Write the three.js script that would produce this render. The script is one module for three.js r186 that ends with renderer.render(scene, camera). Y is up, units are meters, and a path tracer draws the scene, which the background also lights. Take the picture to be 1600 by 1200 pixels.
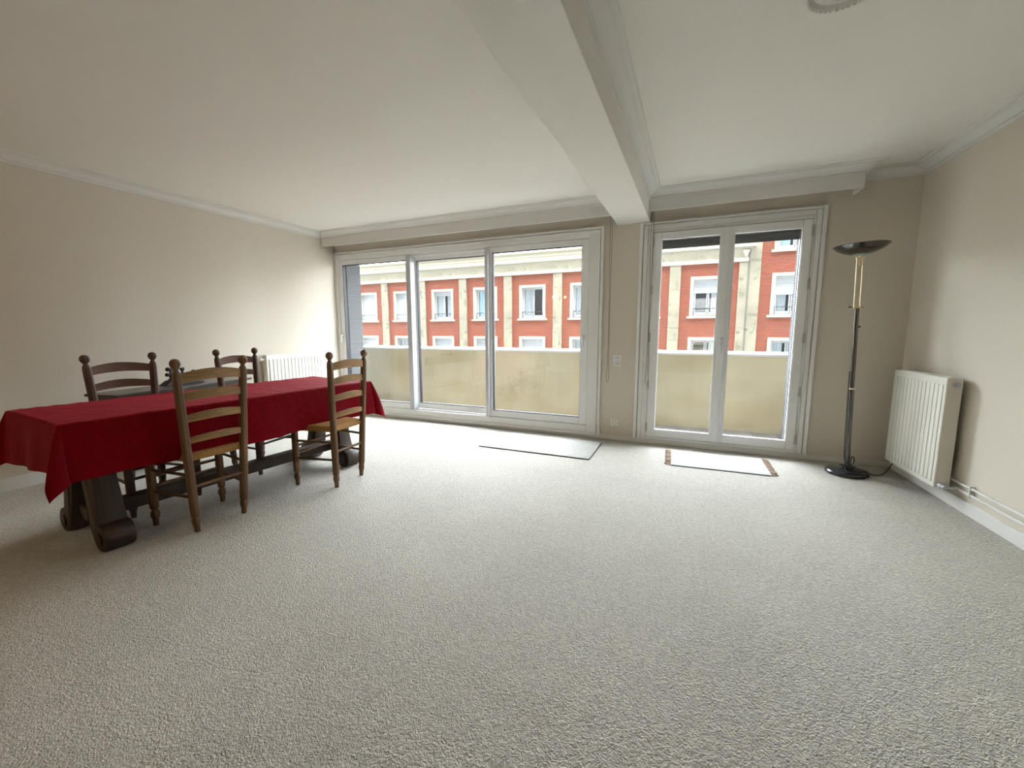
import * as THREE from 'three';
import { RoundedBoxGeometry } from 'three/addons/geometries/RoundedBoxGeometry.js';
import { mergeGeometries, toCreasedNormals } from 'three/addons/utils/BufferGeometryUtils.js';

// ---------------------------------------------------------------- camera, sky, exposure
const scene = new THREE.Scene();
const camera = new THREE.PerspectiveCamera(2 * Math.atan(600 / 647.64) * 180 / Math.PI, 4 / 3, 0.05, 200);
camera.rotation.order = 'YXZ';
camera.position.set(0.0169, 1.2, 4.5241);
camera.rotation.set(-0.1297, 0.4106, -0.0022);
scene.add(camera);

const SKY = 12, EXPOSURE = 3.2, LAMP = 0.018;
{ // overcast sky: brighter overhead, the same in every compass direction
  const w = 8, h = 64, d = new Float32Array(w * h * 4);
  for (let j = 0; j < h; j++) {
    const el = ((j + 0.5) / h - 0.5) * Math.PI, s = Math.max(0, Math.sin(el)), L = el > 0 ? (1 + 0.5 * s) / 1.5 : 0.3;
    for (let i = 0; i < w; i++) d.set([L * 0.92, L * 0.99, L * 1.075, 1], (j * w + i) * 4);
  }
  const t = new THREE.DataTexture(d, w, h, THREE.RGBAFormat, THREE.FloatType);
  t.mapping = THREE.EquirectangularReflectionMapping; t.magFilter = THREE.LinearFilter; t.minFilter = THREE.LinearFilter; t.needsUpdate = true;
  scene.background = t; scene.backgroundIntensity = SKY;
  scene.environment = t; scene.environmentIntensity = SKY;
}
const renderer = new THREE.WebGLRenderer({ antialias: true });
renderer.toneMapping = THREE.LinearToneMapping;
renderer.toneMappingExposure = EXPOSURE;
renderer.shadowMap.enabled = true;

// ---------------------------------------------------------------- helpers
let seed = 7;
const rnd = () => (seed = (seed * 16807) % 2147483647) / 2147483647;
const R = (a, b) => a + (b - a) * rnd();
function hash(x, y, s) { let h = (x * 374761393 + y * 668265263 + s * 1274126177) | 0; h = Math.imul(h ^ (h >>> 13), 1274126177); return ((h ^ (h >>> 16)) >>> 0) / 4294967296; }
function vnoise(x, y, per, s) { // tileable value noise, period per
  const xi = Math.floor(x), yi = Math.floor(y), fx = x - xi, fy = y - yi, u = fx * fx * (3 - 2 * fx), v = fy * fy * (3 - 2 * fy);
  const m = (a) => ((a % per) + per) % per, h = (a, b) => hash(m(a), m(b), s);
  return (h(xi, yi) * (1 - u) + h(xi + 1, yi) * u) * (1 - v) + (h(xi, yi + 1) * (1 - u) + h(xi + 1, yi + 1) * u) * v;
}
function fbm(x, y, per, s, o = 4) { let a = 0.5, t = 0, n = 0; for (let i = 0; i < o; i++) { t += a * vnoise(x, y, per, s + i); n += a; a *= 0.5; x *= 2; y *= 2; per *= 2; } return t / n; }
function tex(n, metres, fn, srgb = true, m = n) { // fn(u, v) -> [r,g,b] 0..1 or a number
  const d = new Uint8Array(n * m * 4);
  for (let j = 0; j < m; j++) for (let i = 0; i < n; i++) {
    const c = fn(i / n, j / m), k = (j * n + i) * 4, a = Array.isArray(c) ? c : [c, c, c];
    for (let q = 0; q < 3; q++) d[k + q] = Math.max(0, Math.min(255, Math.round(a[q] * 255)));
    d[k + 3] = 255;
  }
  const t = new THREE.DataTexture(d, n, m);
  t.wrapS = t.wrapT = THREE.RepeatWrapping; t.magFilter = THREE.LinearFilter; t.minFilter = THREE.LinearMipmapLinearFilter; t.generateMipmaps = true;
  t.colorSpace = srgb ? THREE.SRGBColorSpace : THREE.NoColorSpace;
  const mm = Array.isArray(metres) ? metres : [metres, metres];
  t.repeat.set(1 / mm[0], 1 / mm[1]); t.needsUpdate = true;
  return t;
}
const M = (r, g, b, rough = 0.6, o = {}) => new THREE.MeshStandardMaterial({ color: new THREE.Color().setRGB(r, g, b), roughness: rough, ...o });
const P = (r, g, b, rough = 0.6, o = {}) => new THREE.MeshPhysicalMaterial({ color: new THREE.Color().setRGB(r, g, b), roughness: rough, ...o });

const used = {};
function numbered(n) { const k = used[n] = (used[n] ?? -1) + 1; return k ? n + '_' + String(k).padStart(3, '0') : n; }
function planarUV(g) { // uv in metres by the main axis of each triangle
  const p = g.attributes.position, uv = new Float32Array(p.count * 2), a = new THREE.Vector3(), b = new THREE.Vector3(), c = new THREE.Vector3(), n = new THREE.Vector3();
  for (let i = 0; i < p.count; i += 3) {
    a.fromBufferAttribute(p, i); b.fromBufferAttribute(p, i + 1); c.fromBufferAttribute(p, i + 2);
    n.copy(b).sub(a).cross(c.clone().sub(a));
    const ax = Math.abs(n.x), ay = Math.abs(n.y), az = Math.abs(n.z);
    [a, b, c].forEach((q, k) => { const w = ax >= ay && ax >= az ? [q.z, q.y] : ay >= az ? [q.x, q.z] : [q.x, q.y]; uv[(i + k) * 2] = w[0]; uv[(i + k) * 2 + 1] = w[1]; });
  }
  g.setAttribute('uv', new THREE.BufferAttribute(uv, 2));
  return g;
}
function norm(g, keepUV = false) {
  let q = g.index ? g.toNonIndexed() : g;
  for (const k of Object.keys(q.attributes)) if (!['position', 'normal', 'uv'].includes(k)) q.deleteAttribute(k);
  if (!q.attributes.normal) q.computeVertexNormals();
  if (!keepUV && !q.userData.uvDone) planarUV(q);
  q.userData.uvDone = true;
  return q;
}
function merge(list) { const a = (Array.isArray(list) ? list.flat(9) : [list]).map((g) => norm(g)); const r = a.length === 1 ? a[0] : mergeGeometries(a); r.userData.uvDone = true; return r; }
function mesh(name, geo, mat, parent) {
  const m = new THREE.Mesh(merge(geo), mat); m.castShadow = m.receiveShadow = true;
  if (parent) { m.name = name; parent.add(m); } else { m.name = numbered(name); scene.add(m); }
  return m;
}
function thing(name, label, category, pos = [0, 0, 0], turn = 0, group) {
  const o = new THREE.Group(); o.name = numbered(name); scene.add(o);
  o.position.set(...pos); o.rotation.y = turn; o.userData = { label, category };
  if (group) o.userData.group = group;
  return o;
}
function tag(o, label, category, group) { o.userData = { label, category }; if (group) o.userData.group = group; return o; }
function struct(name, geo, mat, label) { const m = mesh(name, geo, mat); m.userData = { kind: 'structure' }; if (label) m.userData.label = label; return m; }
function structGroup(name, label) { const o = new THREE.Group(); o.name = numbered(name); scene.add(o); o.userData = { kind: 'structure', label }; return o; }
// box given by its extents; b = rounding
function bx(x0, x1, y0, y1, z0, z1, b = 0) {
  const w = x1 - x0, h = y1 - y0, d = z1 - z0, r = Math.min(b, w / 2.01, h / 2.01, d / 2.01);
  const g = r > 0 ? new RoundedBoxGeometry(w, h, d, 2, r) : new THREE.BoxGeometry(w, h, d);
  return g.translate((x0 + x1) / 2, (y0 + y1) / 2, (z0 + z1) / 2);
}
function lathe(pts, seg = 24) { const g = new THREE.LatheGeometry(pts.map((p) => new THREE.Vector2(p[0], p[1])), seg); return toCreasedNormals(g.toNonIndexed(), 0.7); }
function tube(pts, r, seg = 24, rs = 8, closed = false) { return new THREE.TubeGeometry(new THREE.CatmullRomCurve3(pts.map((p) => new THREE.Vector3(...p)), closed), seg, r, rs, closed); }
function rod(a, b, r, rs = 10, r2 = r) {
  const A = new THREE.Vector3(...a), B = new THREE.Vector3(...b), d = B.clone().sub(A), g = new THREE.CylinderGeometry(r2, r, d.length(), rs);
  g.applyQuaternion(new THREE.Quaternion().setFromUnitVectors(new THREE.Vector3(0, 1, 0), d.clone().normalize()));
  return g.translate(...A.add(B).multiplyScalar(0.5).toArray());
}
function frameBoxes(x0, x1, y0, y1, w, z0, z1, b = 0.003) { // four bars round an opening: outer extents x0..x1, y0..y1, bar width w
  const [wl, wr, wb, wt] = Array.isArray(w) ? w : [w, w, w, w];
  return [bx(x0, x0 + wl, y0, y1, z0, z1, b), bx(x1 - wr, x1, y0, y1, z0, z1, b), bx(x0 + wl, x1 - wr, y0, y0 + wb, z0, z1, b), bx(x0 + wl, x1 - wr, y1 - wt, y1, z0, z1, b)];
}
// a profile [[out, y], ...] swept along a path [[x, z], ...]; "out" is to the right of the walking direction
function sweep(path, profile, crease = 0.5) {
  const n = path.length, nor = [];
  for (let i = 0; i < n - 1; i++) { const dx = path[i + 1][0] - path[i][0], dz = path[i + 1][1] - path[i][1], l = Math.hypot(dx, dz); nor.push([-dz / l, dx / l]); }
  const ring = path.map((p, i) => {
    const a = nor[Math.max(0, i - 1)], b = nor[Math.min(n - 2, i)], k = 1 / (1 + a[0] * b[0] + a[1] * b[1]), m = [(a[0] + b[0]) * k, (a[1] + b[1]) * k];
    return profile.map(([o, y]) => [p[0] + m[0] * o, y, p[1] + m[1] * o]);
  });
  const v = [];
  for (let i = 0; i < n - 1; i++) for (let j = 0; j < profile.length - 1; j++) {
    const a = ring[i][j], b = ring[i + 1][j], c = ring[i + 1][j + 1], d = ring[i][j + 1];
    v.push(...a, ...d, ...b, ...b, ...d, ...c);
  }
  const g = new THREE.BufferGeometry(); g.setAttribute('position', new THREE.Float32BufferAttribute(v, 3)); g.computeVertexNormals();
  return toCreasedNormals(g, crease);
}

// ---------------------------------------------------------------- materials
const carpetBump = tex(512, 0.28, (u, v) => { const a = fbm(u * 40, v * 40, 40, 3, 2), b = vnoise(u * 88, v * 88, 88, 9); return 0.55 * a + 0.45 * b; }, false);
const carpetMap = tex(1024, 2.2, (u, v) => { const a = fbm(u * 7, v * 7, 7, 21, 5), b = vnoise(u * 260, v * 260, 260, 31), c = vnoise(u * 520, v * 520, 520, 35); const k = 0.90 + 0.05 * (a - 0.5) + 0.10 * (b - 0.5) + 0.10 * (c - 0.5); return [k, k * 0.985, k * 0.955]; });
const wallBump = tex(256, 0.5, (u, v) => fbm(u * 60, v * 60, 60, 5, 2), false);
const woodMap = tex(256, [0.12, 0.9], (u, v) => { const w = fbm(u * 3 + 0.25 * Math.sin(v * 6.283), v * 3, 3, 41, 3), g = vnoise(u * 46, v * 6, 46 * 1, 47); const k = 0.62 + 0.28 * w + 0.22 * (g - 0.5) + 0.05 * Math.sin((u * 9 + w * 1.6) * 6.283) * 0.5; return [k, k * 0.985, k * 0.95]; }, true, 512);
const damaskBump = tex(1024, 0.62, (u, v) => {
  const x = u * 4, y = v * 4, cx = x - Math.floor(x) - 0.5, cy = y - Math.floor(y) - 0.5, r = Math.hypot(cx, cy), t = Math.atan2(cy, cx);
  const scroll = Math.max(0, Math.cos(r * 38 - t * 2)) * Math.exp(-r * 3.2) + 0.6 * Math.max(0, Math.sin(r * 52 + t * 5)) * Math.exp(-Math.pow((r - 0.36) * 8, 2));
  return 0.16 * scroll + 0.30 * fbm(u * 9, v * 9, 9, 61, 3) + 0.25 * fbm(u * 26, v * 26, 26, 63, 3) + 0.10 * vnoise(u * 300, v * 300, 300, 66);
}, false);
const clothMap = tex(512, 0.62, (u, v) => { const x = u * 4, y = v * 4, cx = x - Math.floor(x) - 0.5, cy = y - Math.floor(y) - 0.5, r = Math.hypot(cx, cy), t = Math.atan2(cy, cx); const s = Math.max(0, Math.cos(r * 38 - t * 2)) * Math.exp(-r * 3.2); const k = 0.8 + 0.12 * s + 0.12 * (fbm(u * 16, v * 16, 16, 71, 4) - 0.5); return [k, k * 0.9, k * 0.92]; });
const stainMap = tex(512, [3.4, 1.1], (u, v) => { // ochre render with rain stains and patches
  const n = fbm(u * 6, v * 3, 6, 81, 5), p = Math.max(0, fbm(u * 3 + 9, v * 2, 3, 87, 3) - 0.52) * 2.2, k = 0.93 + 0.12 * (n - 0.5) - 0.10 * p, s = 0.04 * (fbm(u * 40, v * 2, 40, 93, 3) - 0.5);
  return [k + s, k * (0.985 - 0.05 * p) + s, k * (0.94 - 0.16 * p) + s];
});
const concreteMap = tex(512, 2.4, (u, v) => { const n = fbm(u * 5, v * 5, 5, 101, 5), m = fbm(u * 30, v * 30, 30, 107, 3), d = Math.max(0, 0.36 - fbm(u * 9, v * 9, 9, 111, 3)) * 1.2; const k = 0.92 + 0.16 * (n - 0.5) + 0.08 * (m - 0.5) - d; return [k, k * 0.99, k * 0.965]; });
const ribBump = tex(64, [0.6, 0.052], (u, v) => Math.pow(Math.abs(Math.sin(v * Math.PI * 2)), 0.6) * 0.8 + 0.2 * vnoise(u * 8, v * 8, 8, 5), false);
const rushMap = tex(256, [0.12, 0.06], (u, v) => { const s = Math.pow(Math.abs(Math.sin(v * Math.PI * 10)), 0.5), n = fbm(u * 5, v * 10, 5, 121, 3), k = 0.45 + 0.35 * s + 0.3 * (n - 0.5); return [k, k * 0.9, k * 0.7]; });
const rushBump = tex(128, [0.12, 0.06], (u, v) => Math.pow(Math.abs(Math.sin(v * Math.PI * 10)), 0.5), false);

const mCarpet = M(0.612, 0.598, 0.56, 0.97, { map: carpetMap, bumpMap: carpetBump, bumpScale: 0.006 });
const mWall = M(0.66, 0.605, 0.51, 0.9, { bumpMap: wallBump, bumpScale: 0.0006 });
const mCeil = M(0.80, 0.775, 0.71, 0.92, { bumpMap: wallBump, bumpScale: 0.0004 });
const mTrim = M(0.74, 0.725, 0.685, 0.7);
const mPvc = M(0.80, 0.80, 0.79, 0.35);
const mCasing = M(0.78, 0.77, 0.745, 0.5);
const mGasket = M(0.02, 0.022, 0.026, 0.5);
const mAlu = M(0.52, 0.53, 0.55, 0.4, { metalness: 0.2 });
const mHinge = M(0.48, 0.47, 0.44, 0.4, { metalness: 0.5 });
const mGlass = P(0.97, 0.98, 0.975, 0.0, { transmission: 1, thickness: 0, ior: 1.5 });
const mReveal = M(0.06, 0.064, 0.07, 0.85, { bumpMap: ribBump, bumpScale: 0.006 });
const mSlat = M(0.045, 0.042, 0.04, 0.7);
const mParapet = M(0.60, 0.535, 0.40, 0.95, { map: stainMap });
const mCoping = M(0.60, 0.59, 0.56, 0.8);
const mTile = [0, 1, 2].map((i) => M(0.29 + 0.03 * i, 0.27 + 0.03 * i, 0.26 + 0.03 * i, 0.7));
const mConcrete = M(0.30, 0.27, 0.20, 0.95, { map: concreteMap });
const mFrieze = M(0.46, 0.42, 0.32, 0.95, { map: concreteMap });
const mCream = M(0.37, 0.345, 0.265, 0.9);
const mMortar = M(0.44, 0.29, 0.21, 0.95);
const mWhite = M(0.72, 0.73, 0.72, 0.5);
const mIron = M(0.05, 0.055, 0.06, 0.5);
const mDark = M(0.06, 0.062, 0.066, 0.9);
const mChair = M(0.62, 0.35, 0.125, 0.5, { map: woodMap });
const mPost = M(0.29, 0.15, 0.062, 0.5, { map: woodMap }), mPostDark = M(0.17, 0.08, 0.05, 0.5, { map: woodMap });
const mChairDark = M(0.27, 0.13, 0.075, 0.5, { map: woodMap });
const mTable = M(0.085, 0.046, 0.029, 0.5, { map: woodMap });
const mConsole = M(0.085, 0.06, 0.045, 0.32, { map: woodMap });
const mRush = M(0.98, 0.62, 0.31, 0.8, { map: rushMap, bumpMap: rushBump, bumpScale: 0.004 });
const mCloth = P(0.28, 0.0018, 0.009, 0.7, { specularIntensity: 0.35, specularColor: new THREE.Color(1, 0.16, 0.24), map: clothMap, bumpMap: damaskBump, bumpScale: 0.006, sheen: 1.0, sheenRoughness: 0.45, sheenColor: new THREE.Color(0.8, 0.07, 0.11), side: THREE.DoubleSide });
const mRad = M(0.75, 0.735, 0.655, 0.45);
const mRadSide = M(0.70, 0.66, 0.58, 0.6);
const mChrome = M(0.16, 0.15, 0.145, 0.16, { metalness: 1 });
const mBrass = M(0.80, 0.68, 0.45, 0.28, { metalness: 1 });
const mBase = M(0.035, 0.04, 0.042, 0.18, { metalness: 0.3 });
const mBlack = M(0.012, 0.012, 0.014, 0.5);
const mPlastic = M(0.86, 0.84, 0.76, 0.5);

// ---------------------------------------------------------------- room shell
const H = 2.5, XL = -4.68, XR = 1.6506, AR = 0.06, ZB = 6.9, rx = (z) => XR + AR * z;
struct('floor', bx(XL - 0.1, 2.3, -0.12, 0, 0, ZB + 0.2), mCarpet, 'cream looped pile carpet over the whole room');
const ceiling = struct('ceiling', bx(XL - 0.2, 2.4, H, H + 0.18, -0.4, ZB + 0.2), mCeil, 'plain white painted ceiling with a boxed beam');
mesh('beam', bx(-0.758, -0.436, 2.268, H + 0.01, 0, ZB, 0.004), mCeil, ceiling);
{ // plaster rosette: rings of a turned profile
  const g = lathe([[0.001, -0.035], [0.05, -0.035], [0.06, -0.022], [0.10, -0.018], [0.115, -0.028], [0.13, -0.016], [0.155, -0.014], [0.165, -0.032], [0.185, -0.034], [0.197, -0.02], [0.205, 0.0]], 48);
  const beads = []; for (let i = 0; i < 40; i++) { const a = i / 40 * Math.PI * 2; beads.push(new THREE.SphereGeometry(0.011, 8, 6).translate(Math.cos(a) * 0.176, -0.034, Math.sin(a) * 0.176)); }
  const r = mesh('ceiling_rose', [g, ...beads], mTrim, ceiling); r.position.set(0.482, H, 2.423); r.scale.setScalar(0.69);
}
struct('wall_left', bx(XL - 0.2, XL, -0.1, H, -0.12, ZB), mWall, 'beige painted side wall behind the dining table');
{ const g = new THREE.BoxGeometry(0.2, H + 0.1, 7.6).translate(0.1, (H - 0.1) / 2, 3.3); const w = struct('wall_right', g, mWall, 'beige painted side wall behind the big radiator'); w.position.set(XR, 0, 0); w.rotation.y = Math.atan(AR); }
struct('wall_back', bx(XL - 0.2, 2.5, -0.1, H, ZB, ZB + 0.2), mWall, 'plain wall behind the viewer');
const wallFront = struct('wall_front', [
  bx(XL - 0.2, XL + 0.02, -0.1, H, -0.14, 0), bx(XL, -0.95, 2.21, H, -0.14, 0), bx(XL, -0.95, -0.1, 0.04, -0.14, -0.001), bx(-0.95, -0.47, -0.1, H, -0.14, 0),
  bx(-0.47, 0.97, 2.21, H, -0.14, 0), bx(-0.47, 0.97, -0.1, 0.04, -0.14, -0.001), bx(0.97, 2.2, -0.1, H, -0.14, 0)], mWall, 'window wall with a wide sliding window and a glazed double door');
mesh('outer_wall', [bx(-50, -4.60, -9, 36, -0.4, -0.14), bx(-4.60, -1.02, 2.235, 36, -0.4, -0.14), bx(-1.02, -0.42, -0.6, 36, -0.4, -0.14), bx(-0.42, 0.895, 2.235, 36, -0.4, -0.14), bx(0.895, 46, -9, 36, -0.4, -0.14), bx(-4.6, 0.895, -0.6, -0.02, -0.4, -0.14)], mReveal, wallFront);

// cornices, pelmets and skirting
const corniceProfile = [[0, 2.424], [0.016, 2.424], [0.017, 2.437], [0.012, 2.4385], [0.012, 2.4425], [0.022, 2.445], [0.032, 2.456], [0.048, 2.472], [0.068, 2.482], [0.08, 2.484], [0.081, 2.490], [0.094, 2.490], [0.110, 2.491], [0.112, 2.5]];
const PZ = 0.209;
struct('trim_1', [sweep([[XL, ZB], [XL, PZ], [-0.757, PZ], [-0.757, ZB]], corniceProfile)], mTrim, 'moulded white cornice round the ceiling over the dining table');
struct('trim_2', [sweep([[-0.437, ZB], [-0.437, PZ], [1.209, PZ], [1.209, 0], [XR, 0], [rx(ZB), ZB]], corniceProfile)], mTrim, 'moulded white cornice round the ceiling over the double door');
struct('trim_3', [bx(XL, -0.758, 2.322, 2.46, PZ - 0.02, PZ, 0.003), bx(XL, -0.758, 2.44, H, 0, PZ - 0.02)], mTrim, 'long white curtain pelmet board above the sliding window');
struct('trim_4', [bx(-0.436, 1.209, 2.322, 2.46, PZ - 0.02, PZ, 0.003), bx(1.189, 1.209, 2.322, 2.46, 0, PZ - 0.02, 0.003), bx(-0.436, 1.189, 2.44, H, 0, PZ - 0.02)], mTrim, 'shorter white curtain pelmet board above the double door');
struct('baseboard_front', [bx(-0.95, XR, 0, 0.048, 0, 0.014, 0.004), bx(XL, -0.95, 0, 0.04, 0, 0.012, 0.004)], mTrim, 'low painted skirting under the windows');
{ const b = struct('baseboard_right', [bx(-0.014, 0, 0, 0.085, 0, 7, 0.004)], mTrim, 'white skirting board under the heating pipes'); b.position.set(XR, 0, 0); b.rotation.y = Math.atan(AR); }
struct('baseboard_left', bx(XL, XL + 0.014, 0, 0.10, 0, ZB, 0.004), mTrim, 'white skirting board behind the dining table');
struct('baseboard_back', bx(XL, 2.1, 0, 0.09, ZB - 0.014, ZB, 0.004), mTrim);

// ---------------------------------------------------------------- sliding window (window_1)
function glazing(parent, x0, x1, y0, y1, z, bead = 0.012, mBead = mPvc) {
  const p = mesh('glass_pane', bx(x0 - 0.004, x1 + 0.004, y0 - 0.004, y1 + 0.004, z - 0.0005, z + 0.0005), mGlass, parent);
  return p;
}
function lever(parent, x, y, z, m, up = 1, L = 0.11) {
  const h = mesh('handle', [bx(x - 0.014, x + 0.014, y - 0.035, y + 0.035, z, z + 0.008, 0.004), rod([x, y + 0.012, z], [x, y + 0.012, z + 0.045], 0.008), tube([[x, y + 0.012, z + 0.042], [x, y - 0.01, z + 0.05], [x, y + 0.012 - up * L * 0.6, z + 0.047], [x, y + 0.012 - up * L, z + 0.04]], 0.008, 16, 8)], m, parent);
  return h;
}
{
  const w = structGroup('window_1', 'wide three panel sliding window with white frames looking on the balcony');
  mesh('casing', [bx(-0.918, -0.889, 0.04, 2.272, -0.02, 0.032, 0.006), bx(XL, -0.918, 2.250, 2.272, -0.02, 0.030, 0.006), bx(-0.952, -0.926, 0.04, 2.243, -0.02, 0.024, 0.005), bx(XL, -0.952, 2.222, 2.243, -0.02, 0.022, 0.005)], mCasing, w);
  mesh('window_frame', [bx(XL, XL + 0.05, 0.04, 2.225, -0.13, 0.008, 0.004), bx(-1.045, -0.945, 0.04, 2.225, -0.13, 0.008, 0.004), bx(XL + 0.05, -1.045, 2.170, 2.225, -0.13, 0.008, 0.004), bx(XL + 0.05, -1.048, 0.04, 0.135, -0.13, 0.006, 0.004), bx(XL, -0.93, 0.03, 0.062, -0.02, 0.03, 0.006)], mCasing, w);
  const sash = (x0, x1, wl, wr, y0, y1, wb, wt, z0, z1) => {
    const s = mesh('sash', frameBoxes(x0, x1, y0, y1, [wl, wr, wb, wt], z0, z1, 0.004), mPvc, w);
    const gx0 = x0 + wl, gx1 = x1 - wr, gy0 = y0 + wb, gy1 = y1 - wt, zg = (z0 + z1) / 2 - 0.008;
    mesh('gasket', frameBoxes(gx0 - 0.002, gx1 + 0.002, gy0 - 0.002, gy1 + 0.002, [0.010, 0.005, 0.010, 0.010], z0 - 0.001, z1 - 0.006, 0), mGasket, s);
    glazing(s, gx0, gx1, gy0, gy1, zg);
    return s;
  };
  const s1 = sash(-4.63, -3.37, 0.071, 0.09, 0.136, 2.165, 0.077, 0.062, -0.06, -0.012);
  const s2 = sash(-3.44, -2.235, 0.09, 0.075, 0.145, 2.165, 0.075, 0.07, -0.125, -0.075);
  const s3 = sash(-2.31, -1.05, 0.095, 0.082, 0.136, 2.165, 0.077, 0.062, -0.06, -0.012);
  mesh('pull_profile', [bx(-3.455, -3.365, 0.138, 2.163, -0.012, 0.006, 0.004), bx(-3.385, -3.367, 0.138, 2.163, 0, 0.026, 0.006), bx(-3.371, -3.366, 0.138, 2.163, -0.062, 0)], mAlu, s1);
  mesh('pull_profile', [bx(-2.305, -2.25, 0.138, 2.163, -0.012, 0.006, 0.004), bx(-2.27, -2.25, 0.138, 2.163, 0, 0.03, 0.006)], mAlu, s3);
  mesh('upper_track', bx(-3.37, -2.31, 2.143, 2.166, -0.12, -0.03), mCasing, w);
  lever(s1, -4.6, 1.12, -0.012, mWhite); lever(s3, -1.09, 1.11, -0.012, mWhite);
}

// ---------------------------------------------------------------- glazed double door (door_1)
{
  const w = structGroup('door_1', 'white glazed double door onto the balcony with a rolled up shutter outside');
  mesh('casing', [bx(-0.53, -0.497, 0.048, 2.263, -0.02, 0.030, 0.006), bx(0.995, 1.027, 0.048, 2.263, -0.02, 0.030, 0.006), bx(-0.497, 0.995, 2.240, 2.263, -0.02, 0.030, 0.006)], mCasing, w);
  mesh('door_frame', [bx(-0.492, -0.40, 0.048, 2.235, -0.1, 0.006, 0.004), bx(0.932, 0.99, 0.048, 2.235, -0.1, 0.006, 0.004), bx(-0.40, 0.932, 2.162, 2.235, -0.1, 0.004, 0.004), bx(-0.40, 0.932, 0.048, 0.076, -0.1, 0.008, 0.004), bx(-0.401, -0.380, 0.06, 2.17, -0.06, -0.022), bx(0.915, 0.933, 0.06, 2.17, -0.06, -0.022), bx(-0.401, 0.933, 2.145, 2.17, -0.06, -0.022), bx(-0.401, 0.933, 0.06, 0.095, -0.06, -0.022), bx(0.235, 0.29, 0.06, 2.17, -0.05, -0.02), bx(-0.492, -0.452, 0.048, 2.235, 0, 0.018, 0.005), bx(0.952, 0.99, 0.048, 2.235, 0, 0.018, 0.005), bx(-0.447, 0.947, 2.19, 2.235, 0, 0.018, 0.005)], mCasing, w);
  const leaf = (x0, x1, wl, wr) => {
    const d = mesh('door_leaf', frameBoxes(x0, x1, 0.082, 2.155, [wl, wr, 0.074, 0.064], -0.018, 0.024, 0.005), mPvc, w);
    const gx0 = x0 + wl, gx1 = x1 - wr;
    mesh('glazing_bead', frameBoxes(gx0 - 0.001, gx1 + 0.001, 0.155, 2.092, 0.007, -0.014, 0.018, 0.002), mWhite, d);
    glazing(d, gx0, gx1, 0.156, 2.091, 0.0);
    return d;
  };
  leaf(-0.392, 0.262, 0.074, 0.054); leaf(0.264, 0.928, 0.06, 0.07);
  const post = mesh('closing_strip', [bx(0.229, 0.289, 0.085, 2.152, 0.018, 0.036, 0.008), bx(0.243, 0.275, 0.085, 2.152, 0.034, 0.042, 0.004)], mPvc, w);
  lever(post, 0.266, 1.09, 0.04, mAlu, 1, 0.12);
  for (const y of [2.06, 1.60, 1.12, 0.63, 0.18]) for (const x of [-0.396, 0.930]) mesh('hinge', rod([x, y - 0.045, 0.026], [x, y + 0.045, 0.026], 0.009), mHinge, w);
  const sh = mesh('roller_shutter', [bx(-0.47, 0.97, 2.11, 2.235, -0.25, -0.15)], mSlat, w);
  for (let i = 0; i < 6; i++) mesh('shutter_slat', bx(-0.405, 0.885, 2.030 + i * 0.036, 2.0655 + i * 0.036, -0.209, -0.195, 0.004), mSlat, sh);
  mesh('shutter_rail', [bx(0.875, 0.897, -0.02, 2.24, -0.225, -0.175, 0.003), bx(-0.422, -0.40, -0.02, 2.24, -0.225, -0.175, 0.003)], M(0.13, 0.132, 0.135, 0.5), w);
}

// ---------------------------------------------------------------- balcony
{
  const f = struct('balcony_floor', bx(-9, 4, -0.25, -0.057, -1.3, -0.4), M(0.2, 0.19, 0.18, 0.9), 'grey tiled balcony floor outside the windows');
  for (let i = 0; i < 33; i++) for (let j = 0; j < 3; j++) { const x = -6.9 + i * 0.272, z = -0.41 - j * 0.25; mesh('tile', bx(x + 0.003, x + 0.269, -0.058, -0.045 + R(0, 0.0015), z - 0.243, z - 0.003), mTile[Math.floor(rnd() * 3)], f); }
  const ribs = []; for (let i = 0; i < 26; i++) ribs.push(bx(-5.62 + i * 0.045, -5.592 + i * 0.045, -0.03, 0.86, -1.156, -1.1486, 0.001));
  const p = struct('balcony_parapet', [bx(-9, 4, -0.6, 0.885, -1.29, -1.15), ...ribs], mParapet, 'yellow ochre rendered balcony parapet with faint rain stains');
  const cs = new THREE.Shape(); [[1.115, 0.884], [1.115, 0.908], [1.122, 0.911], [1.20, 0.930], [1.32, 0.930], [1.32, 0.884]].forEach(([z, y], i) => (i ? cs.lineTo(z, y) : cs.moveTo(z, y)));
  mesh('coping', new THREE.ExtrudeGeometry(cs, { depth: 13, bevelEnabled: false }).rotateY(Math.PI / 2).translate(-9, 0, 0), mCoping, p);
}

struct('balcony_above', [bx(-9, 4, 2.72, 2.90, -1.30, -0.4), bx(-9, 4, 2.62, 3.75, -1.32, -1.2)], mCoping, 'underside of the balcony one floor up');

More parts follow.
